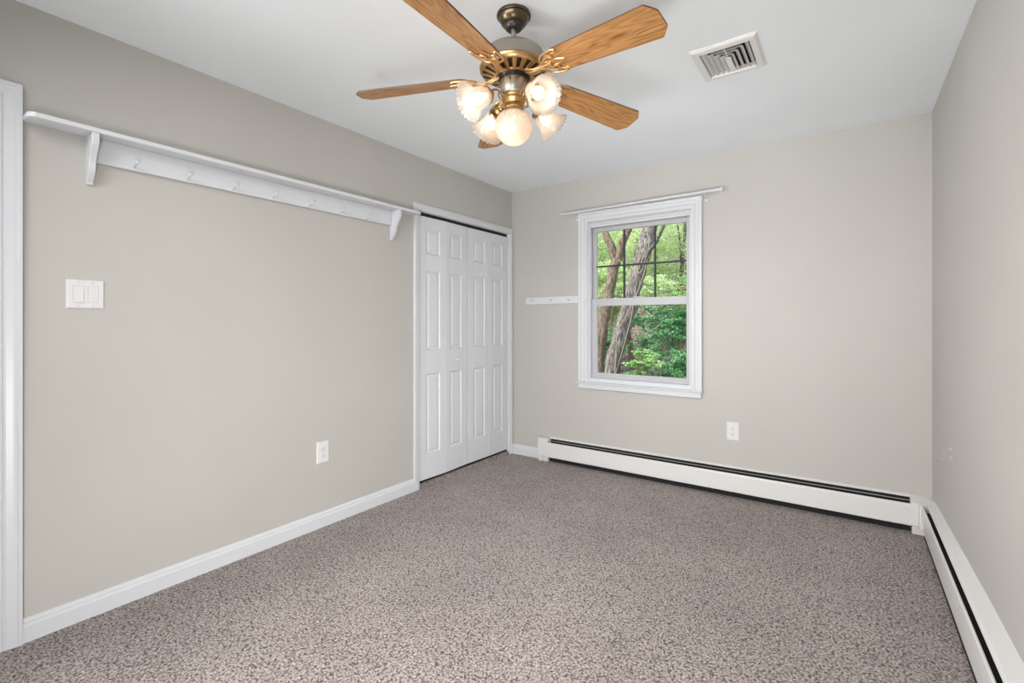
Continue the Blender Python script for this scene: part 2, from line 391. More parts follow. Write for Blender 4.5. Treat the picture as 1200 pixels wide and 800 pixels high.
lf = obj('door_leaf', panel_leaf(LEFT, DY0 + 0.02, DY1 - 0.02, 0.012, DZ - 0.02, -0.06, -0.02, [(a[0], a[1], z[0], z[1]) for a in pa for z in pz]), M_door, d1)
def knob_bm(r=0.017, ln=0.03):
    bm = BM(); M = Matrix.Rotation(radians(90), 4, 'Y')
    lathe(bm, [(0.0001, 0), (r * .62, 0), (r * .62, 0.003), (r * .35, 0.006), (r * .38, ln * .4), (r * .85, ln * .55), (r, ln * .75), (r * .8, ln * .95), (0.0001, ln)], 24, M=M)
    return bm
obj('door_knob', knob_bm(0.028, 0.06), M_pewter, lf, smooth=True, loc=(-0.02, DY1 - 0.075, 0.92))

# closet
CASC = [(0, 0), (0, 0.009), (0.004, 0.012), (0.030, 0.014), (0.034, 0.017), (0.048, 0.017), (0.050, 0.014), (0.050, 0)]
b = BM(); casing(b, LEFT, CY0 + 0.004, CY1 - 0.002, 0.0, CZ, CASC, sides=(1, 0.72))
tr = struct('trim_2', b, M_white)
b = BM(); box(b, -0.12, 0.0, CY0, CY0 + 0.014, 0, CZ); box(b, -0.12, 0.0, CY1 - 0.008, CY1, 0, CZ); box(b, -0.12, 0, CY0 + 0.014, CY1 - 0.008, CZ - 0.004, CZ)
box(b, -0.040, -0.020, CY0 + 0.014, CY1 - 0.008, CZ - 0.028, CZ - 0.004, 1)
box(b, -0.040, -0.020, CY0 + 0.014, CY1 - 0.008, 0.026, 0.046, 1)  # black strip standing in for the shade under the closet doors
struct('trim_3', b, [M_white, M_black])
b = BM(); box(b, -0.69, 0.002, CY0 + 0.014, CY1 - 0.008, 0.0, 0.026); struct('trim_4', b, M_carpet)
def closet_pair(name, y0, y1, knob_y, fold):
    root = empty(name, (0, y0, 0)); root['kind'] = 'structure'
    w = (y1 - y0) / 2
    for i in range(2):
        m0, m1 = (0.0015, w - 0.001) if i == 0 else (0.001, w - 0.0015)
        pl = 0.076; pr = w - 0.060
        if i == 1: pl, pr = 0.055, w - 0.082
        bm = panel_leaf(lambda a, bb, d: Vector((d, a, bb)), m0, m1, 0.046, 2.014, -0.030, 0.0, [(pl, pr, 0.235, 0.835), (pl, pr, 1.015, 1.610), (pl, pr, 1.735, 1.925)])
        lf = obj('door_leaf', bm, M_door, root, bevel=0.0015)
        ang = math.asin(fold / w)
        if i == 0: lf.location = (-0.012, 0, 0); lf.rotation_euler = (0, 0, -ang)
        else: lf.location = (-0.012 + fold, w * cos(ang), 0); lf.rotation_euler = (0, 0, ang)
        if (i == 1) == (knob_y == 'second'):
            kb = obj('knob', knob_bm(0.014, 0.024), M_plast, lf, smooth=True)
            kb.location = (0.0, 0.135 if i == 1 else w - 0.108, 0.925)
    return root
closet_pair('door_2', CY0 + 0.016, 3.026, 'second', 0.012)
closet_pair('door_3', 3.030, CY1 - 0.010, 'first', 0.004)

# ------------------------------------------------------------ window in the far wall
wn = empty('window_1', (0, 0, 0)); wn['kind'] = 'structure'
WP = [(0, 0), (0, 0.012), (0.006, 0.016), (0.022, 0.016), (0.028, 0.012), (0.034, 0.017), (0.052, 0.019), (0.056, 0.019), (0.060, 0.026), (0.078, 0.028), (0.081, 0.024), (0.081, 0)]
WP2 = [(u * 1.0, t) for u, t in WP]
b = BM(); casing(b, FAR, OX0, OX1 - 0.004, 0.722, OZ1 + 0.014, WP2); obj('window_casing', b, M_white, wn)
b = BM()
box(b, OX0, OX0 + 0.012, L - 0.001, L + 0.16, OZ0, OZ1); box(b, OX1 - 0.012, OX1, L - 0.001, L + 0.16, OZ0, OZ1)
box(b, OX0 + 0.012, OX1 - 0.012, L - 0.001, L + 0.16, OZ1 - 0.012, OZ1); box(b, OX0 + 0.012, OX1 - 0.012, L + 0.02, L + 0.18, OZ0, OZ0 + 0.02)
# parting stops
box(b, OX0 + 0.012, OX0 + 0.020, L + 0.012, L + 0.028, OZ0 + 0.02, OZ1 - 0.012); box(b, OX1 - 0.020, OX1 - 0.012, L + 0.012, L + 0.028, OZ0 + 0.02, OZ1 - 0.012)
box(b, OX0 + 0.020, OX1 - 0.020, L + 0.012, L + 0.060, OZ1 - 0.030, OZ1 - 0.012)
obj('window_frame', b, M_white, wn, bevel=0.001)
b = BM(); box(b, 0.690, 1.716, L - 0.040, L + 0.0, 0.722 - 0.012, 0.722); box(b, OX0, OX1, L - 0.010, L + 0.030, 0.722, OZ0 + 0.021)
obj('window_sill', b, M_white, wn, bevel=0.003)
b = BM(); box(b, 0.704, 1.702, L - 0.020, L, 0.668, 0.710); box(b, 0.704, 1.702, L - 0.026, L - 0.020, 0.668, 0.676); obj('window_apron', b, M_white, wn, bevel=0.002)
def sash(name, x0, x1, z0, z1, gx0, gx1, gz0, gz1, y0, y1):
    bm = BM(); box(bm, x0, gx0, y0, y1, z0, z1); box(bm, gx1, x1, y0, y1, z0, z1); box(bm, gx0, gx1, y0, y1, z0, gz0); box(bm, gx0, gx1, y0, y1, gz1, z1)
    yg = (y0 + y1) / 2
    s = obj(name, bm, M_vinyl, wn, bevel=0.0015)
    g = BM(); box(g, gx0, gx1, yg - 0.002, yg + 0.002, gz0, gz1); obj('window_pane', g, M_glass, s)
    return s, yg
sash('lower_sash', OX0 + 0.021, OX1 - 0.021, OZ0 + 0.02, 1.421, 0.852, 1.585, 0.800, 1.360, L + 0.030, L + 0.058)
us, yg = sash('upper_sash', OX0 + 0.014, OX1 - 0.014, 1.372, OZ1 - 0.031, 0.835, 1.576, 1.405, 1.986, L + 0.062, L + 0.090)
b = BM()
for x in (1.0765, 1.332): box(b, x - 0.0065, x + 0.0065, yg - 0.008, yg + 0.008, 1.405, 1.986)
box(b, 0.835, 1.576, yg - 0.0075, yg + 0.0075, 1.686, 1.699); obj('muntin_grille', b, M_grille, us)
b = BM(); box(b, 1.17, 1.26, L + 0.032, L + 0.056, 1.421, 1.431); obj('sash_lock', b, M_vinyl, wn, bevel=0.002)
# made-up window behind the camera, added to account for the fill light
w2 = empty('added_window'); w2['kind'] = 'structure'
b = BM(); casing(b, NEAR, 0.75, 2.15, 0.75, 2.05, WP, closed=True); obj('window_casing', b, M_white, w2)
b = BM(); mbox(b, NEAR, 0.75, 2.15, 0.75, 2.05, 0.0, 0.006); obj('window_blind', b, M_vinyl, w2)

# ------------------------------------------------------------ baseboard heaters
hf = empty('baseboard_heater', (0.43, L, 0)); tag(hf, 'long white baseboard heater under the window along the far wall', 'heater', 'baseboard heaters')
def hobj(name, bm, m, parent, **kw):
    o = obj(name, bm, m, parent, **kw); o.matrix_parent_inverse = Matrix.Translation(-parent.location); return o
FX0, FX1 = 0.425, 2.876
PB = [(0, 0.045), (0.003, 0.045), (0.003, 0.196), (0.012, 0.204), (0.030, 0.199), (0.030, 0.196), (0.012, 0.200), (0.0, 0.215)]
b = BM(); extrude(b, [(0, 0.03), (0.003, 0.03), (0.003, 0.194), (0.012, 0.1955), (0.012, 0.201), (0.006, 0.207), (0, 0.208)], (FX0, L, 0), (FX1, L, 0), (0, -1, 0), (0, 0, 1)); hobj('back_plate', b, M_heater, hf)
b = BM(); extrude(b, [(0.055, 0.170), (0.066, 0.167), (0.069, 0.160), (0.070, 0.047), (0.062, 0.042), (0.062, 0.045), (0.067, 0.049), (0.065, 0.158), (0.055, 0.166)], (FX0, L, 0), (FX1, L, 0), (0, -1, 0), (0, 0, 1)); hobj('front_panel', b, M_heater, hf)
b = BM(); extrude(b, [(0.030, 0.183), (0.038, 0.183), (0.038, 0.180), (0.030, 0.180)], (FX0, L, 0), (FX1, L, 0), (0, -1, 0), (0, 0, 1)); hobj('damper', b, M_slat, hf)
b = BM(); box(b, FX0, FX1, L - 0.062, L - 0.004, 0.060, 0.150); box(b, FX0, FX1, L - 0.030, L - 0.003, 0.001, 0.058); box(b, FX0, FX1, L - 0.010, L - 0.0035, 0.150, 0.1915); hobj('fins_dark_fill', b, M_black, hf)  # solid black: fins, plus strips that put shade into slot and gap
b = BM(); box(b, 0.328, FX0 + 0.004, L - 0.074, L, 0.048, 0.205); box(b, 0.332, 0.372, L - 0.068, L, 0.0, 0.048); box(b, 0.375, FX0, L - 0.062, L, 0.0, 0.046); hobj('end_cap', b, M_heater, hf, bevel=0.006)
# corner joint
b = BM(); CX = W - 0.056
ol = [(FX1 - 0.003, L), (FX1 - 0.003, L - 0.076), (CX - 0.012, L - 0.076), (CX - 0.010, 3.53), (W, 3.53), (W, L)]
for z0, z1 in ((0.05, 0.208),):
    A = [b.verts.new((x, y, z0)) for x, y in ol]; B = [b.verts.new((x, y, z1 if y > L - 0.01 or x > W - 0.01 else z1 - 0.025)) for x, y in ol]
    c = b.verts.new((W - 0.02, L - 0.02, z1))
    for i in range(6): b.faces.new((A[i], A[(i + 1) % 6], B[(i + 1) % 6], B[i])); b.faces.new((B[i], B[(i + 1) % 6], c))
    b.faces.new(A[::-1])
box(b, FX1 + 0.004, W, L - 0.062, L, 0.0, 0.05)
hobj('corner_cover', b, M_heater, hf)
hr = empty('baseboard_heater', (W, 3.53, 0)); tag(hr, 'white baseboard heater running toward the camera along the right wall', 'heater', 'baseboard heaters')
RY0, RY1 = N + 0.15, 3.53
b = BM()
pr0 = [(0, 0.03), (0.003, 0.03), (0.003, 0.190), (0.030, 0.196), (0.037, 0.193), (0.037, 0.197), (0.028, 0.2015), (0.0, 0.218)]
for y, rise in ((RY1, 0.0), (1.9, 0.055), (RY0, 0.065)):
    pass
rows = []
for y, rise in ((RY1, 0.0), (2.3, 0.048), (1.7, 0.058), (RY0, 0.060)):
    rows.append([b.verts.new((W - a, y, z + (rise if i == len(pr0) - 1 else 0))) for i, (a, z) in enumerate(pr0)])
for r in range(3):
    for i in range(len(pr0)): b.faces.new((rows[r][i], rows[r][(i + 1) % len(pr0)], rows[r + 1][(i + 1) % len(pr0)], rows[r + 1][i]))
b.faces.new(rows[0]); b.faces.new(rows[-1][::-1])
hobj('back_plate', b, M_heater, hr)
b = BM(); extrude(b, [(0.050, 0.184), (0.054, 0.185), (0.058, 0.178), (0.058, 0.130), (0.050, 0.034), (0.044, 0.030), (0.044, 0.034), (0.047, 0.038), (0.055, 0.130), (0.055, 0.176), (0.051, 0.182)], (W, RY1, 0), (W, RY0, 0), (-1, 0, 0), (0, 0, 1)); hobj('front_panel', b, M_heater, hr)
b = BM(); box(b, W - 0.047, W - 0.004, RY0, RY1, 0.002, 0.150); hobj('fins_dark_fill', b, M_black, hr)  # black block: fins and the heater's inner shade in one
b = BM(); box(b, W - 0.064, W, RY0 - 0.09, RY0, 0.0, 0.21); hobj('end_cap', b, M_heater, hr, bevel=0.006)

# ------------------------------------------------------------ coat shelf on the left wall
sh = empty('wall_shelf', (0, 0.405, 1.989)); tag(sh, 'long white wooden wall shelf with peg rail on the left wall, held by two brackets', 'shelf')
b = BM(); ol = [(0.405, 0.0), (2.392, 0.0), (2.392, 0.094), (2.386, 0.100), (0.425, 0.100), (0.411, 0.092), (0.405, 0.078)]
A = [b.verts.new((x, y, 1.988)) for y, x in ol]; B = [b.verts.new((x, y, 2.007)) for y, x in ol]
for i in range(7): b.faces.new((A[i], A[(i + 1) % 7], B[(i + 1) % 7], B[i]))
b.faces.new(A); b.faces.new(B[::-1])
hobj('shelf_board', b, M_white, sh, bevel=0.003)
b = BM(); mbox(b, LEFT, 0.613, 2.190, 1.887, 1.988, 0, 0.017); rail = hobj('peg_rail', b, M_white, sh, bevel=0.002)
def bracket(y):
    bm = BM()
    pts = spline([(0.096, 1.975, 0), (0.092, 1.945, 0), (0.070, 1.912, 0), (0.052, 1.880, 0), (0.047, 1.850, 0), (0.032, 1.822, 0), (0.014, 1.800, 0)], 5)
    ol = [(0, 1.988), (0.096, 1.988)] + [(p.x, p.y) for p in pts] + [(0.012, 1.792), (0, 1.792)]
    prism(bm, ol, lambda a, bb, d: Vector((a, y + d, bb)), 0, 0.023); return bm
hobj('bracket', bracket(0.590), M_white, sh, bevel=0.002); hobj('bracket', bracket(2.192), M_white, sh, bevel=0.002)
def peg_bm(s=1.0):
    bm = BM(); M = Matrix.Rotation(radians(78), 4, 'Y')
    lathe(bm, [(0.0001, 0), (0.0055 * s, 0), (0.005 * s, 0.010 * s), (0.0042 * s, 0.030 * s), (0.0048 * s, 0.040 * s), (0.0085 * s, 0.046 * s), (0.0088 * s, 0.051 * s), (0.006 * s, 0.055 * s), (0.0001, 0.056 * s)], 16, M=M)
    return bm
for y in (0.759, 0.965, 1.171, 1.375, 1.587, 1.794, 1.997):
    p = obj('peg', peg_bm(), M_white, rail, smooth=True); p.matrix_parent_inverse = Matrix.Translation(-sh.location); p.matrix_parent_inverse = Matrix.Identity(4)
    p.location = (0.015, y - 0.012, 1.903)
# peg rail beside the window
pr = empty('peg_rail', (0.163, L, 1.385)); tag(pr, 'short white peg rail with three pegs on the far wall, left of the window', 'peg rail')
b = BM(); mbox(b, FAR, 0.163, 0.703, 1.386, 1.450, 0, 0.016); hobj('rail_board', b, M_white, pr, bevel=0.002)
for x in (0.252, 0.441, 0.617):
    p = obj('peg', peg_bm(0.8), M_white, pr, smooth=True); p.rotation_euler = (0, 0, radians(-90))
    p.location = Vector((x, L - 0.014, 1.414)) - pr.location
# curtain rod
cr = empty('curtain_rod', (1.2, L - 0.06, 2.15)); tag(cr, 'thin white curtain rod with flared ends above the window', 'curtain rod')
RA, RB = Vector((0.600, L - 0.058, 2.151)), Vector((1.822, L - 0.058, 2.163))
b = BM(); tube(b, [RA, RB], 0.0095, 16); hobj('rod', b, M_white, cr, smooth=True)
for P, s in ((RA, -1), (RB, 1)):
    bm = BM(); lathe(bm, [(0.0075, -0.002), (0.0115, 0.0), (0.010, 0.008), (0.010, 0.014), (0.016, 0.028), (0.0165, 0.033), (0.012, 0.038), (0.0001, 0.039)], 20, M=Matrix.Translation(P) @ Matrix.Rotation(radians(90 * s), 4, 'Y')); hobj('finial', bm, M_white, cr, smooth=True)
for x in (0.682, 1.736):
    z = 2.151 + (x - 0.6) * 0.00982
    bm = BM(); tube(bm, spline([(x, L - 0.003, z - 0.040), (x, L - 0.02, z - 0.036), (x, L - 0.045, z - 0.022), (x, L - 0.058, z - 0.009)], 5), 0.0045, 10)
    box(bm, x - 0.011, x + 0.011, L - 0.004, L, z - 0.062, z - 0.018)
    tube(bm, [(x - 0.006, L - 0.058, z), (x + 0.006, L - 0.058, z)], 0.0115, 16)
    hobj('rod_bracket', bm, M_white, cr)

# ------------------------------------------------------------ electrical plates
def outlet(f, a, z, label, rotz, m=M_plast):
    w, h = 0.040, 0.064
    o = empty('wall_outlet', f(a, z, 0), rotz); tag(o, label, 'outlet', 'duplex wall outlets')
    # local frame: X = off the wall, Y = across, Z = up
    bm = BM()
    A = [bm.verts.new(p) for p in ((0, -w, -h), (0, w, -h), (0, w, h), (0, -w, h))]; i = 0.004
    B = [bm.verts.new(p) for p in ((0.003, -w, -h), (0.003, w, -h), (0.003, w, h), (0.003, -w, h))]
    C_ = [bm.verts.new(p) for p in ((0.006, -w + i, -h + i), (0.006, w - i, -h + i), (0.006, w - i, h - i), (0.006, -w + i, h - i))]
    for p, q in ((A, B), (B, C_)):
        for k in range(4): bm.faces.new((p[k], p[(k + 1) % 4], q[(k + 1) % 4], q[k]))
    bm.faces.new(A[::-1]); bm.faces.new(C_)
    obj('face_plate', bm, m, o)
    for s in (-1, 1):
        bm = BM(); zc = s * 0.0205
        ol = [(0.0175 * cos(t) , max(-0.0135, min(0.0135, 0.0175 * sin(t)))) for t in [2 * pi * k / 24 for k in range(24)]]
        prism(bm, ol, lambda x, y, d: Vector((d, x, zc + y)), 0.005, 0.0085)
        r = obj('receptacle', bm, m, o)
        bm = BM(); box(bm, 0.0082, 0.0088, -0.0075, -0.0052, zc - 0.002, zc + 0.007); box(bm, 0.0082, 0.0088, 0.0052, 0.0075, zc - 0.001, zc + 0.006)
        prism(bm, [(0.0026 * cos(2 * pi * k / 10), -0.0075 + 0.0026 * sin(2 * pi * k / 10)) for k in range(10)], lambda x, y, d: Vector((d, x, zc + y)), 0.0082, 0.0088)
        obj('slots', bm, M_slotdark, r)
    bm = BM(); lathe(bm, [(0.0001, 0.0055), (0.003, 0.0055), (0.0028, 0.0075), (0.0001, 0.008)], 12, M=Matrix.Rotation(radians(90), 4, 'Y')); obj('screw', bm, M_screw, o)
    return o
outlet(LEFT, 1.678, 0.444, 'white wall outlet on the left wall, low down between the baseboard and the shelf', 0)
outlet(FAR, 1.913, 0.454, 'white wall outlet on the far wall, above the heater and right of the window', radians(-90))
sw = empty('light_switch', (0, 0.5905, 1.337)); tag(sw, 'white double rocker light switch on the left wall near the entrance door', 'light switch')
w, h, i = 0.0605, 0.059, 0.005
bm = BM()
A = [bm.verts.new(p) for p in ((0, -w, -h), (0, w, -h), (0, w, h), (0, -w, h))]
B = [bm.verts.new(p) for p in ((0.003, -w, -h), (0.003, w, -h), (0.003, w, h), (0.003, -w, h))]
C_ = [bm.verts.new(p) for p in ((0.007, -w + i, -h + i), (0.007, w - i, -h + i), (0.007, w - i, h - i), (0.007, -w + i, h - i))]
for p, q in ((A, B), (B, C_)):
    for k in range(4): bm.faces.new((p[k], p[(k + 1) % 4], q[(k + 1) % 4], q[k]))
bm.faces.new(A[::-1]); bm.faces.new(C_); obj('face_plate', bm, M_plast, sw)
for yc, flip in ((-0.023, 1), (0.023, -1)):
    bm = BM(); box(bm, 0.0068, 0.0074, yc - 0.0175, yc + 0.0175, -0.034, 0.034); obj('switch_gap', bm, M_screw, sw)
    bm = BM()
    t0, t1 = (0.0078, 0.0125) if flip > 0 else (0.0105, 0.0090)
    pts = [(0.007, -0.0325), (t1, -0.0325), (0.0095, 0.0), (t0, 0.0325), (0.007, 0.0325)]
    prism(bm, pts, lambda x, z, d: Vector((x, yc + d, z)), -0.0160, 0.0160); obj('rocker', bm, M_plast, sw)
    for z in (-0.048, 0.048):
        bm = BM(); lathe(bm, [(0.0001, 0.0065), (0.0032, 0.0065), (0.003, 0.008), (0.0001, 0.0085)], 12, M=Matrix.Translation((0, yc, z)) @ Matrix.Rotation(radians(90), 4, 'Y')); obj('screw', bm, M_screw, sw)

# ------------------------------------------------------------ ceiling register
cv = empty('ceiling_vent', (VX0, VY0, H)); tag(cv, 'white rectangular ceiling air vent with nested louvres, right of the fan', 'vent')
b = BM(); rows = []
for ins, z in ((0, 0), (0, -0.004), (0.010, -0.012), (0.032, -0.014), (0.036, -0.008), (0.036, 0.02)):
    rows.append([b.verts.new((x, y, H + z)) for x, y in ((VX0 + ins, VY0 + ins), (VX1 - ins, VY0 + ins), (VX1 - ins, VY1 - ins), (VX0 + ins, VY1 - ins))])
for r in range(5):
    for k in range(4): b.faces.new((rows[r][k], rows[r][(k + 1) % 4], rows[r + 1][(k + 1) % 4], rows[r + 1][k]))
hobj('vent_frame', b, M_ventm, cv)
b = BM(); ix0, ix1, iy0, iy1 = VX0 + 0.036, VX1 - 0.036, VY0 + 0.036, VY1 - 0.036
def slat(bm, p0, p1, q0, q1, t=0.0016):
    P = [Vector(p) for p in (p0, p1, q1, q0)]; n = (P[1] - P[0]).cross(P[3] - P[0]).normalized() * t
    A = [bm.verts.new(p) for p in P]; B = [bm.verts.new(p + n) for p in P]
    for k in range(4): bm.faces.new((A[k], A[(k + 1) % 4], B[(k + 1) % 4], B[k]))
    bm.faces.new(A[::-1]); bm.faces.new(B)
zb, zt, sp = H - 0.011, H + 0.010, 0.021
for k in range(1, 5):
    st = 0.0245 * k * 0.93; e = sp - 0.003
    x0, x1, y0 = ix0 + st, ix1 - st, iy0 + st * 1.0
    xt0, xt1, yt0 = x0 , x1, y0
    xb0, xb1, yb0 = x0 - e, x1 + e, y0 - e
    ye = iy1 + 0.0
    slat(b, (xb0, yb0, zb), (xb0, ye, zb), (xt0, yt0, zt), (xt0, ye, zt))
    slat(b, (xb1, yb0, zb), (xb1, ye, zb), (xt1, yt0, zt), (xt1, ye, zt))
    slat(b, (xb0, yb0, zb), (xb1, yb0, zb), (xt0, yt0, zt), (xt1, yt0, zt))
hobj('louvres', b, M_ventm, cv)
b = BM(); box(b, (ix0 + ix1) / 2 - 0.012, (ix0 + ix1) / 2 + 0.012, iy0 + 0.095, iy1, H - 0.010, H - 0.006); box(b, (ix0 + ix1) / 2 - 0.0012, (ix0 + ix1) / 2 + 0.0012, iy0, iy0 + 0.095, H - 0.008, H + 0.006)
hobj('centre_plate', b, M_ventm, cv)
b = BM(); box(b, hx0 + 0.001, hx1 - 0.001, hy0 + 0.001, hy1 - 0.001, H + 0.012, H + 0.149); hobj('duct', b, M_black, cv)  # solid black block, giving the hollow duct's inner shade as colour

# ------------------------------------------------------------ ceiling fan with five lamps
Fv = Vector((-sin(YAW), cos(YAW), 0)); Rv = Vector((cos(YAW), sin(YAW), 0))
FC = Vector((CAM.x, CAM.y, 0)) + 1.885 * Fv + 0.007 * Rv
fan = empty('ceiling_fan', (FC.x, FC.y, H), YAW)
tag(fan, 'ceiling fan with five oak blades, antique brass body and five lit glass lamps', 'ceiling fan')
def Z(z): return z - H
b = BM(); lathe(b, [(0.0001, 0), (0.066, 0), (0.068, -0.006), (0.066, -0.012), (0.060, -0.014), (0.058, -0.022), (0.048, -0.040), (0.038, -0.045)], 48)
for k in range(36):
    a = 2 * pi * k / 36; box(b, *[c + s for c in (0.064 * cos(a),) for s in (-0.003, 0.003)], *[c + s for c in (0.064 * sin(a),) for s in (-0.003, 0.003)], -0.011, -0.007)
cnp = obj('canopy', b, M_bronze, fan, smooth=True)
b = BM(); lathe(b, [(0.038, -0.045), (0.037, -0.052), (0.030, -0.060), (0.012, -0.062), (0.012, -0.05)], 32); obj('canopy_collar', b, mat('black_rubber', (0.02, 0.018, 0.015), 0.35), cnp, smooth=True)
b = BM(); lathe(b, [(0.0105, -0.04), (0.0105, Z(2.29))], 20); obj('downrod', b, M_pewter, fan, smooth=True)
b = BM(); lathe(b, [(0.0105, Z(2.318)), (0.022, Z(2.314)), (0.026, Z(2.304)), (0.070, Z(2.300)), (0.104, Z(2.292)), (0.118, Z(2.280)), (0.126, Z(2.262)), (0.129, Z(2.238)), (0.132, Z(2.232)), (0.132, Z(2.226)), (0.128, Z(2.224))], 72)
mh = obj('motor_housing', b, M_pewter, fan, smooth=True)
# vented lower bowl: ribs left between the openings
NS = 20; seg = NS * 6
prof = [(0.130, Z(2.228)), (0.134, Z(2.222)), (0.133, Z(2.214)), (0.126, Z(2.206)), (0.122, Z(2.203)), (0.080, Z(2.190)), (0.074, Z(2.188)), (0.066, Z(2.188)), (0.062, Z(2.192))]
b = BM(); lathe(b, prof, seg, skip=lambda i, k: i in (4,) and (k % 6) in (2, 3, 4)); vb = obj('vented_bowl', b, M_brass, mh, smooth=True)
so = vb.modifiers.new('thick', 'SOLIDIFY'); so.thickness = 0.003; so.offset = 0
b = BM(); lathe(b, [(0.126, Z(2.226)), (0.118, Z(2.212)), (0.06, Z(2.199)), (0.0001, Z(2.199))], 48); obj('motor', b, mat('motor_dark', (0.06, 0.04, 0.02), 0.5, 0.4), mh, smooth=True)
b = BM(); lathe(b, [(0.061, Z(2.20)), (0.061, Z(2.186)), (0.058, Z(2.181)), (0.044, Z(2.180)), (0.044, Z(2.17))], 48)
for k in range(10):
    a = 2 * pi * (k + .5) / 10; tube(b, [(0.052 * cos(a), 0.052 * sin(a), Z(2.181)), (0.052 * cos(a), 0.052 * sin(a), Z(2.177))], 0.004, 8)
obj('flywheel', b, mat('black_metal', (0.02, 0.018, 0.018), 0.3, 0.6), fan, smooth=True)
# switch housing and light fitter
b = BM(); lathe(b, [(0.030, Z(2.186)), (0.050, Z(2.184)), (0.053, Z(2.178)), (0.053, Z(2.122)), (0.050, Z(2.117)), (0.046, Z(2.115))], 48); hs = obj('switch_housing', b, M_pewter, fan, smooth=True)
b = BM(); box(b, -0.016, -0.012, -0.0545, -0.050, Z(2.158), Z(2.168)); obj('reverse_switch', b, M_slotdark, hs)
b = BM(); lathe(b, [(0.046, Z(2.117)), (0.049, Z(2.112)), (0.044, Z(2.106)), (0.046, Z(2.098)), (0.040, Z(2.090)), (0.036, Z(2.084)), (0.041, Z(2.080)), (0.043, Z(2.074)), (0.036, Z(2.070)), (0.034, Z(2.064)), (0.042, Z(2.060)), (0.044, Z(2.050)), (0.040, Z(2.046))], 48); obj('light_fitter', b, M_brass, fan, smooth=True)
# centre globe
gb = BM(); gz = Z(1.996)
gp = [(0.038, 0.060), (0.040, 0.056), (0.052, 0.048)] + [(0.0745 * cos(t), 0.073 * sin(t)) for t in [radians(38 - 8 * k) for k in range(16)]] + [(0.0001, -0.073)]
lathe(gb, gp, 64); G = obj('lamp_globe', gb, M_globe, fan, smooth=True, loc=(0, 0, gz))
gs = G.modifiers.new('thick', 'SOLIDIFY'); gs.thickness = 0.002
def bulb_bm(r, ln):
    bm = BM(); lathe(bm, [(0.010, 0), (0.012, 0.010)] + [(r * cos(t), ln - r + r * sin(t)) for t in [radians(-50 + 14 * k) for k in range(10)]] + [(0.0001, ln)], 28); return bm
ob = obj('light_bulb', bulb_bm(0.024, 0.070), M_bulb, G, smooth=True, loc=(0, 0, 0.045), rot=(pi, 0, 0))
LAMP_E = 0.36; LAMP_C = (1.0, 0.80, 0.58)
def lamp_light(parent, loc, e=LAMP_E):
    d = bpy.data.lights.new('lamp_light', 'POINT'); d.energy = e; d.color = LAMP_C; d.shadow_soft_size = 0.03
    o = bpy.data.objects.new('lamp_light', d); COL.objects.link(o); o.parent = parent; o.location = loc; return o
lamp_light(G, (0, -0.006, -0.034), 0.42)
# four arms with fluted bell shades
def flute(i, r, z, a):
    k = max(0.0, (i - 3) / 7.0)
    return r * (1 + 0.022 * k * cos(24 * a)), z + 0.0025 * k * k * cos(24 * a)
SP = [(0.026, 0.0), (0.030, 0.006), (0.034, 0.018), (0.037, 0.032), (0.038, 0.044), (0.039, 0.056), (0.043, 0.068), (0.050, 0.080), (0.058, 0.089), (0.066, 0.096), (0.0705, 0.099)]
for idx, th in enumerate((-57, 35, 125, 214)):
    arm = empty('lamp_arm', (0, 0, 0), radians(th)); COL.objects.unlink(arm); bpy.data.objects.remove(arm)
    b = BM(); tube(b, spline([(0.042, 0, Z(2.106)), (0.060, 0, Z(2.116)), (0.080, 0, Z(2.121)), (0.100, 0, Z(2.113)), (0.112, 0, Z(2.098))], 6), 0.0042, 10)
    tube(b, spline([(0.045, 0, Z(2.094)), (0.058, 0, Z(2.088)), (0.068, 0, Z(2.094)), (0.072, 0, Z(2.106)), (0.066, 0, Z(2.113))], 6), 0.0028, 8)
    a = obj('lamp_arm', b, M_brass, fan, smooth=True, rot=(0, 0, radians(th)))
    ax = Matrix.Translation((0.110, 0, Z(2.096))) @ Matrix.Rotation(radians(90 + 31), 4, 'Y')
    bm = BM(); lathe(bm, [(0.006, -0.014), (0.013, -0.010), (0.016, 0.004), (0.026, 0.008), (0.033, 0.012), (0.033, 0.022), (0.029, 0.024)], 28, M=ax); obj('socket_cup', bm, M_brass, a, smooth=True)
    sx = ax @ Matrix.Translation((0, 0, 0.012))
    bm = BM(); lathe(bm, SP, 96, mod=flute)
    s = obj('lamp_shade', bm, M_shade, a, smooth=True); s.matrix_local = sx
    so = s.modifiers.new('thick', 'SOLIDIFY'); so.thickness = 0.002
    bl = obj('light_bulb', bulb_bm(0.0235, 0.068), M_bulb, a, smooth=True); bl.matrix_local = sx @ Matrix.Translation((0, 0, 0.006))
    lamp_light(a, (sx @ Vector((0, 0, 0.086))))
# pull chain
b = BM()
for k in range(16): bmesh.ops.create_uvsphere(b, u_segments=8, v_segments=6, radius=0.0016, matrix=Matrix.Translation((0.047, -0.030, Z(2.150 - 0.0036 * k))))
lathe(b, [(0.0001, 0), (0.003, -0.004), (0.0045, -0.014), (0.003, -0.022), (0.0001, -0.024)], 12, M=Matrix.Translation((0.047, -0.030, Z(2.092))))
obj('pull_chain', b, M_iron, fan, smooth=True)
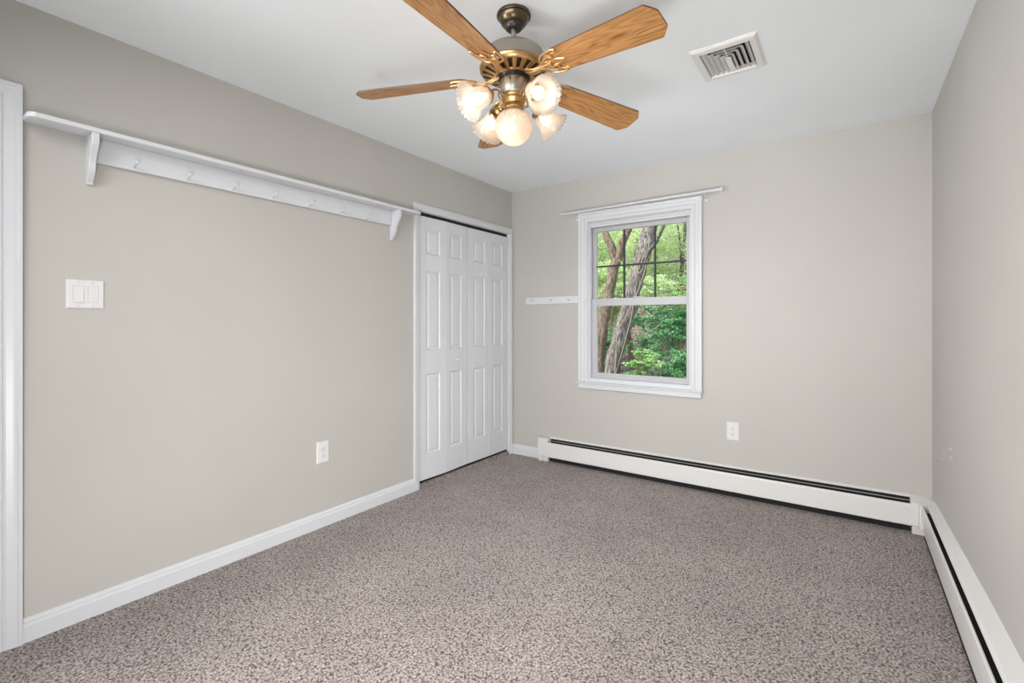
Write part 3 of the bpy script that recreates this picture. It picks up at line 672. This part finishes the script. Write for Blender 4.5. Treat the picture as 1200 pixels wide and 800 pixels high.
# blades
R0, R1, WR, WT, CC, C2 = 0.185, 0.6346, 0.112, 0.144, 0.0300, 0.0370
def blade_bm():
    bm = BM(); ol = []
    def arc(cx, cy, pts): ol.extend(pts)
    hw = WR / 2; ht = WT / 2
    raw = [(R0, -hw + 0.018), (R0 + 0.03, -hw), (R1 - CC, -ht), (R1, -ht + C2), (R1, ht - C2), (R1 - CC, ht), (R0 + 0.03, hw), (R0, hw - 0.018)]
    n = len(raw)
    for i, p in enumerate(raw):
        a, c = Vector(raw[i - 1]), Vector(raw[(i + 1) % n]); p = Vector(p); r = 0.007
        da = (a - p).normalized() * r; dc = (c - p).normalized() * r
        for t in (0, 0.33, 0.67, 1): ol.append(((p + da) * (1 - t) ** 2 + 2 * t * (1 - t) * p + (p + dc) * t * t))
    T = 0.0028
    A = [bm.verts.new((p.x, p.y, -T)) for p in ol]; B = [bm.verts.new((p.x, p.y, T)) for p in ol]; m = len(ol)
    for i in range(m): bm.faces.new((A[i], A[(i + 1) % m], B[(i + 1) % m], B[i])).material_index = 1
    bm.faces.new(A[::-1]); bm.faces.new(B); return bm
def iron_bm():
    bm = BM(); z = -0.006
    def cv(pts, r=0.0040): tube(bm, spline(pts, 6), r, 8)
    # arm from the flywheel out to the plate
    for s in (-1, 1):
        cv([(0.055, s * 0.010, 0.006), (0.085, s * 0.013, -0.004), (0.115, s * 0.010, -0.012), (0.140, s * 0.006, -0.010), (0.160, s * 0.010, z)], 0.0042)
        # outer frame scroll
        cv([(0.150, s * 0.006, z), (0.160, s * 0.028, z), (0.178, s * 0.046, z), (0.205, s * 0.054, z), (0.232, s * 0.056, z), (0.246, s * 0.050, z), (0.240, s * 0.042, z), (0.230, s * 0.044, z)])
        # inner curls
        cv([(0.158, s * 0.012, z), (0.178, s * 0.026, z), (0.200, s * 0.034, z), (0.216, s * 0.026, z), (0.210, s * 0.014, z), (0.196, s * 0.014, z), (0.192, s * 0.022, z)])
        cv([(0.230, s * 0.044, z), (0.218, s * 0.036, z), (0.208, s * 0.040, z), (0.196, s * 0.046, z)], 0.003)
        cv([(0.166, s * 0.006, z), (0.176, s * 0.016, z), (0.188, s * 0.006, z), (0.180, s * 0.001, z)], 0.003)
        cv([(0.206, s * 0.010, z), (0.226, s * 0.012, z), (0.246, s * 0.004, z), (0.256, 0, z)], 0.0034)
        tube(bm, [(0.238, s * 0.044, z - 0.003), (0.238, s * 0.044, 0.0)], 0.0055, 10)
    cv([(0.060, 0, 0.004), (0.100, 0, -0.012), (0.140, 0, -0.011), (0.165, 0, z), (0.196, 0, z)], 0.006)
    tube(bm, [(0.250, 0, z - 0.003), (0.250, 0, 0.0)], 0.0055, 10)
    return bm
blade0 = obj('fan_blade', blade_bm(), [M_oak, M_oakedge], fan); iron0 = obj('blade_bracket', iron_bm(), M_iron, blade0, smooth=True)
DRO = math.atan(0.081); PIT = radians(-13.6)
for i, th in enumerate((-44.6, 29.6, 101.0, 175.0, 243.4)):
    if i == 0: bl, ir = blade0, iron0
    else:
        bl = blade0.copy(); COL.objects.link(bl); ir = iron0.copy(); COL.objects.link(ir); ir.parent = bl
    # position: blade plane passes z = 2.1618 at 0.40 m from the axis, drooping outward
    bl.matrix_local = Matrix.Rotation(radians(th), 4, 'Z') @ Matrix.Translation((0, 0, Z(2.1618) + 0.4 * math.tan(DRO))) @ Matrix.Rotation(DRO, 4, 'Y') @ Matrix.Rotation(PIT, 4, 'X')

# ------------------------------------------------------------ outside: wood behind the house
def at(px, py, depth):
    return CAM + depth * (Fv + (px - 600) / FPX * Rv - (py - 378) / FPX * Vector((0, 0, 1)))
gv = BM()
ys = [3.81, 6, 8, 10, 13, 17, 22, 30, 45]; zs = [-1.1, -1.1, -1.05, -0.8, 0.0, 1.6, 3.8, 8.0, 16]
xs = np.linspace(-32, 26, 40)
grid = [[gv.verts.new((x, y, z + 0.25 * sin(x * 0.9 + y) * min(1, (y - 3.8) / 4))) for x in xs] for y, z in zip(ys, zs)]
for i in range(len(ys) - 1):
    for k in range(len(xs) - 1): gv.faces.new((grid[i][k], grid[i][k + 1], grid[i + 1][k + 1], grid[i + 1][k]))
struct('ground', gv, M_litter, smooth=True)
def leaves_mesh(name, clumps, m, parent, density, size):
    """one mesh of small folded leaves scattered through ellipsoid clumps (cx,cy,cz,rx,ry,rz)"""
    P = []
    for (cx, cy, cz, rx, ry, rz) in clumps:
        n = int(density * (rx * ry * rz) ** (2 / 3) * 1900); 
        nb = max(5, int(n / 70))
        d = RNG.normal(size=(nb, 3)); d /= np.linalg.norm(d, axis=1)[:, None]
        c = d * (RNG.random((nb, 1)) ** 0.33) * np.array([rx, ry, rz])
        k = RNG.integers(0, nb, n); q = c[k] + RNG.normal(size=(n, 3)) * np.array([rx, ry, rz * 0.7]) * 0.13
        P.append(q + np.array([cx, cy, cz]))
    P = np.concatenate(P); n = len(P)
    u = RNG.normal(size=(n, 3)); u[:, 2] *= 0.5; u /= np.linalg.norm(u, axis=1)[:, None]
    v = np.cross(u, RNG.normal(size=(n, 3)) + np.array([0, 0, 1.2])); v /= np.linalg.norm(v, axis=1)[:, None]
    w_ = np.cross(u, v)
    s = size * 0.48 * (0.6 + 0.8 * RNG.random((n, 1)))
    V = np.stack([P - u * s, P + v * s * 0.5 + w_ * s * 0.12, P + u * s, P - v * s * 0.5 + w_ * s * 0.12], 1).reshape(-1, 3)
    me = bpy.data.meshes.new(name); me.vertices.add(4 * n); me.vertices.foreach_set('co', V.astype(np.float32).ravel())
    me.loops.add(4 * n); me.loops.foreach_set('vertex_index', np.arange(4 * n, dtype=np.int32)); me.polygons.add(n)
    me.polygons.foreach_set('loop_start', np.arange(0, 4 * n, 4, dtype=np.int32)); me.update(calc_edges=True); me.materials.append(m)
    o = bpy.data.objects.new(name, me); COL.objects.link(o); o.parent = parent
    if parent: o.matrix_parent_inverse = Matrix.Translation(-parent.location)
    return o
def limb(bm, pts, r):
    pp = spline(pts, 6); n = len(pp)
    rr = [r[0] + (r[1] - r[0]) * i / (n - 1) for i in range(n)]
    pp = [p + Vector((random.uniform(-1, 1), random.uniform(-1, 1), 0)) * rr[i] * 0.12 for i, p in enumerate(pp)]
    tube(bm, pp, rr, 12)
def tree(label, base, limbs, barkm, clumps, lm, dens, size, group=None, cat='tree', name='tree'):
    root = empty(name, base); tag(root, label, cat, group)
    bm = BM()
    for pts, r in limbs: limb(bm, pts, r)
    o = obj('trunk', bm, barkm, root, smooth=True); o.matrix_parent_inverse = Matrix.Translation(-Vector(base))
    leaves_mesh('crown', clumps, lm, root, dens, size); return root
# forked tree on the left
A0 = at(683, 560, 9.3); dA = 9.3
fork = at(722, 303, dA)
lA = [([(A0.x, A0.y, -1.15), at(696, 480, dA), at(701, 420, dA), at(708, 370, dA), at(716, 330, dA), fork], (0.15, 0.095)),
      ([fork + Vector((0, 0, -0.1)), at(716, 288, dA), at(709, 270, dA + .1), at(703, 235, dA + .2), at(696, 170, dA + .4)], (0.085, 0.05)),
      ([fork + Vector((0, 0, -0.1)), at(730, 284, dA - .1), at(739, 262, dA - .1), at(748, 220, dA - .2), at(760, 150, dA - .3)], (0.085, 0.05))]
c1 = at(720, 150, 9.3)
tree('forked brown tree at the left of the view through the window', (A0.x, A0.y, -1.1), lA, M_barkB,
     [(c1.x - 1.6, c1.y, c1.z + 0.8, 1.6, 1.5, 1.0), (c1.x + 0.9, c1.y + 0.4, c1.z + 1.4, 1.5, 1.5, 1.1), (c1.x - .2, c1.y + 1, c1.z + 2.4, 1.8, 1.8, 1.2)], M_leafY, 5, 0.06)
# leaning tree in the middle
dB = 7.6; B0 = at(700, 560, dB)
lB = [([(B0.x, B0.y, -1.15), at(708, 480, dB), at(716, 437, dB), at(726, 395, dB), at(737, 360, dB), at(747, 320, dB), at(757, 285, dB + .1), at(764, 255, dB + .2), at(775, 180, dB + .4), at(782, 60, dB + .6)], (0.125, 0.12)),
      ([at(748, 322, dB), at(757, 300, dB - .2), at(768, 285, dB - .5), at(776, 268, dB - .7), at(792, 230, dB - 1)], (0.035, 0.02))]
c2 = at(778, 60, 8.2)
tree('large leaning tree with a thick grey trunk in the middle of the window view', (B0.x, B0.y, -1.1), lB, M_barkG,
     [(c2.x, c2.y, c2.z + 0.6, 1.6, 1.6, 1.0), (c2.x + 1.6, c2.y + .8, c2.z + 1.2, 1.5, 1.5, 1.0), (c2.x - 1.5, c2.y + .6, c2.z + 1.4, 1.4, 1.4, 0.9)], M_leafM, 5, 0.06)
vb_ = BM()
for k in range(3):
    t0 = random.uniform(0, 5); pts = []
    for j in range(9):
        py = 470 - j * 24; t = (470 - py) / 215
        cx = np.interp(py, [255, 285, 320, 360, 395, 437, 480], [764, 757, 747, 737, 726, 716, 708])
        pts.append(at(float(cx) + 7.5 * sin(t0 + j * (0.5 + 0.12 * k)), py, dB - 0.16 + 0.03 * cos(t0 + j)))
    tube(vb_, spline(pts, 5), 0.006, 6)
for k in range(5):
    x0, y0 = random.uniform(712, 760), random.uniform(300, 400)
    tube(vb_, spline([at(x0, y0, dB - .15), at(x0 + random.uniform(4, 9), y0 + random.uniform(5, 14), dB - .25), at(x0 + random.uniform(8, 20), y0 + random.uniform(-14, 6), dB - .3)], 5), 0.005, 6)
treeB = [o for o in bpy.data.objects if o.name == 'tree.001'][0]
o = obj('climbing_vine', vb_, mat('pale_vine', (0.27, 0.21, 0.14), 0.8), treeB, smooth=True); o.matrix_parent_inverse = Matrix.Translation(-treeB.location)
# pale bushy trees on the slope behind: foliage in the upper panes
def slope_tree(label, px, py, depth, rad, lm, dens, size, hgt, barkm=M_barkB):
    c = at(px, py, depth); base = Vector((c.x, c.y, np.interp(c.y, ys, zs) - 0.3)); cl = []
    for k in range(7):
        a = random.uniform(0, 6.28); rr = random.uniform(0.2, 0.8) * rad
        cl.append((c.x + rr * cos(a), c.y + rr * sin(a), c.z + random.uniform(-0.5, 0.6) * hgt, rad * .55, rad * .5, hgt * .32))
    lb = [([base, base.lerp(c, 0.5) + Vector((random.uniform(-.2, .2), 0, 0)), c + Vector((0.1, 0, hgt * .3))], (0.09, 0.04))]
    for k in range(4):
        e = Vector(cl[k][:3]); lb.append(([base.lerp(c, 0.55), base.lerp(c, 0.75).lerp(e, .4) + Vector((0, 0, .1)), e], (0.045, 0.015)))
    return tree(label, tuple(base), lb, barkm, cl, lm, dens, size, 'leafy trees on the slope')
slope_tree('pale green tree on the slope at the left edge of the window view', 690, 300, 12.5, 1.5, M_leafY, 6, 0.055, 2.6)
slope_tree('pale green tree on the slope seen between the two trunks', 742, 310, 13.5, 1.4, M_leafY, 6, 0.055, 2.4)
slope_tree('yellow-green tree on the slope behind the upper right panes', 800, 280, 13.0, 1.5, M_leafY, 2.2, 0.055, 2.4)
slope_tree('mid green tree farthest up the slope behind the upper panes', 765, 230, 18.0, 2.8, M_leafY, 1.6, 0.08, 3.4)
slope_tree('mid green tree up the slope beyond the forked tree', 690, 240, 18.5, 2.6, M_leafY, 1.8, 0.08, 3.2)
slope_tree('mid green tree up the slope beyond the right window edge', 845, 260, 17.0, 2.6, M_leafY, 1.6, 0.08, 3.4)
# shrubs in front: foliage in the lower panes
def shrub(label, px, py, depth, rx, rz, lm, dens, size, cat='shrub'):
    c = at(px, py, depth); g = float(np.interp(c.y, ys, zs)); base = Vector((c.x, c.y, g - 0.25)); lb = []; cl = []
    for k in range(8):
        a = random.uniform(0, 6.28); rr = random.uniform(0.1, 0.75) * rx
        e = Vector((c.x + rr * cos(a), c.y + rr * sin(a) * .7, c.z + random.uniform(-0.7, 0.7) * rz)); cl.append((e.x, e.y, e.z, rx * .45, rx * .4, rz * .36))
        lb.append(([base, base.lerp(e, .5) + Vector((random.uniform(-.35, .35) * rx, random.uniform(-.2, .2), .08)), e + Vector((random.uniform(-.2, .2), 0, .05))], (0.014, 0.005)))
    return tree(label, tuple(base), lb, M_barkB, cl, lm, dens, size, 'shrubs under the trees', cat, 'shrub')
shrub('yellow-green shrub behind the forked trunk, at the sash rail', 712, 335, 10.6, 0.9, 0.7, M_leafY, 9, 0.04)
shrub('yellow-green shrub right of the leaning trunk, at the sash rail', 772, 340, 9.8, 0.8, 0.50, M_leafY, 9, 0.04)
shrub('light green shrub at the right window edge, at the sash rail', 812, 345, 9.4, 0.8, 0.6, M_leafM, 9, 0.04)
shrub('deep green shrub filling the right of the lower pane', 792, 385, 8.0, 0.75, 0.55, M_leafD, 12, 0.036)
shrub('deep green shrub low in the right corner of the lower pane', 800, 430, 7.4, 0.7, 0.50, M_leafD, 12, 0.036)
shrub('deep green shrub beside the foot of the leaning trunk', 757, 428, 7.2, 0.42, 0.34, M_leafM, 12, 0.034)
shrub('deep green shrub behind the leaning trunk in the lower pane', 752, 385, 9.6, 0.7, 0.6, M_leafD, 8, 0.04)
shrub('mid green shrub behind both trunks in the lower pane', 705, 400, 10.2, 0.8, 0.7, M_leafD, 8, 0.04)
shrub('low bright green shrub in front of the tree trunks', 732, 458, 6.4, 0.5, 0.22, M_leafM, 12, 0.032)
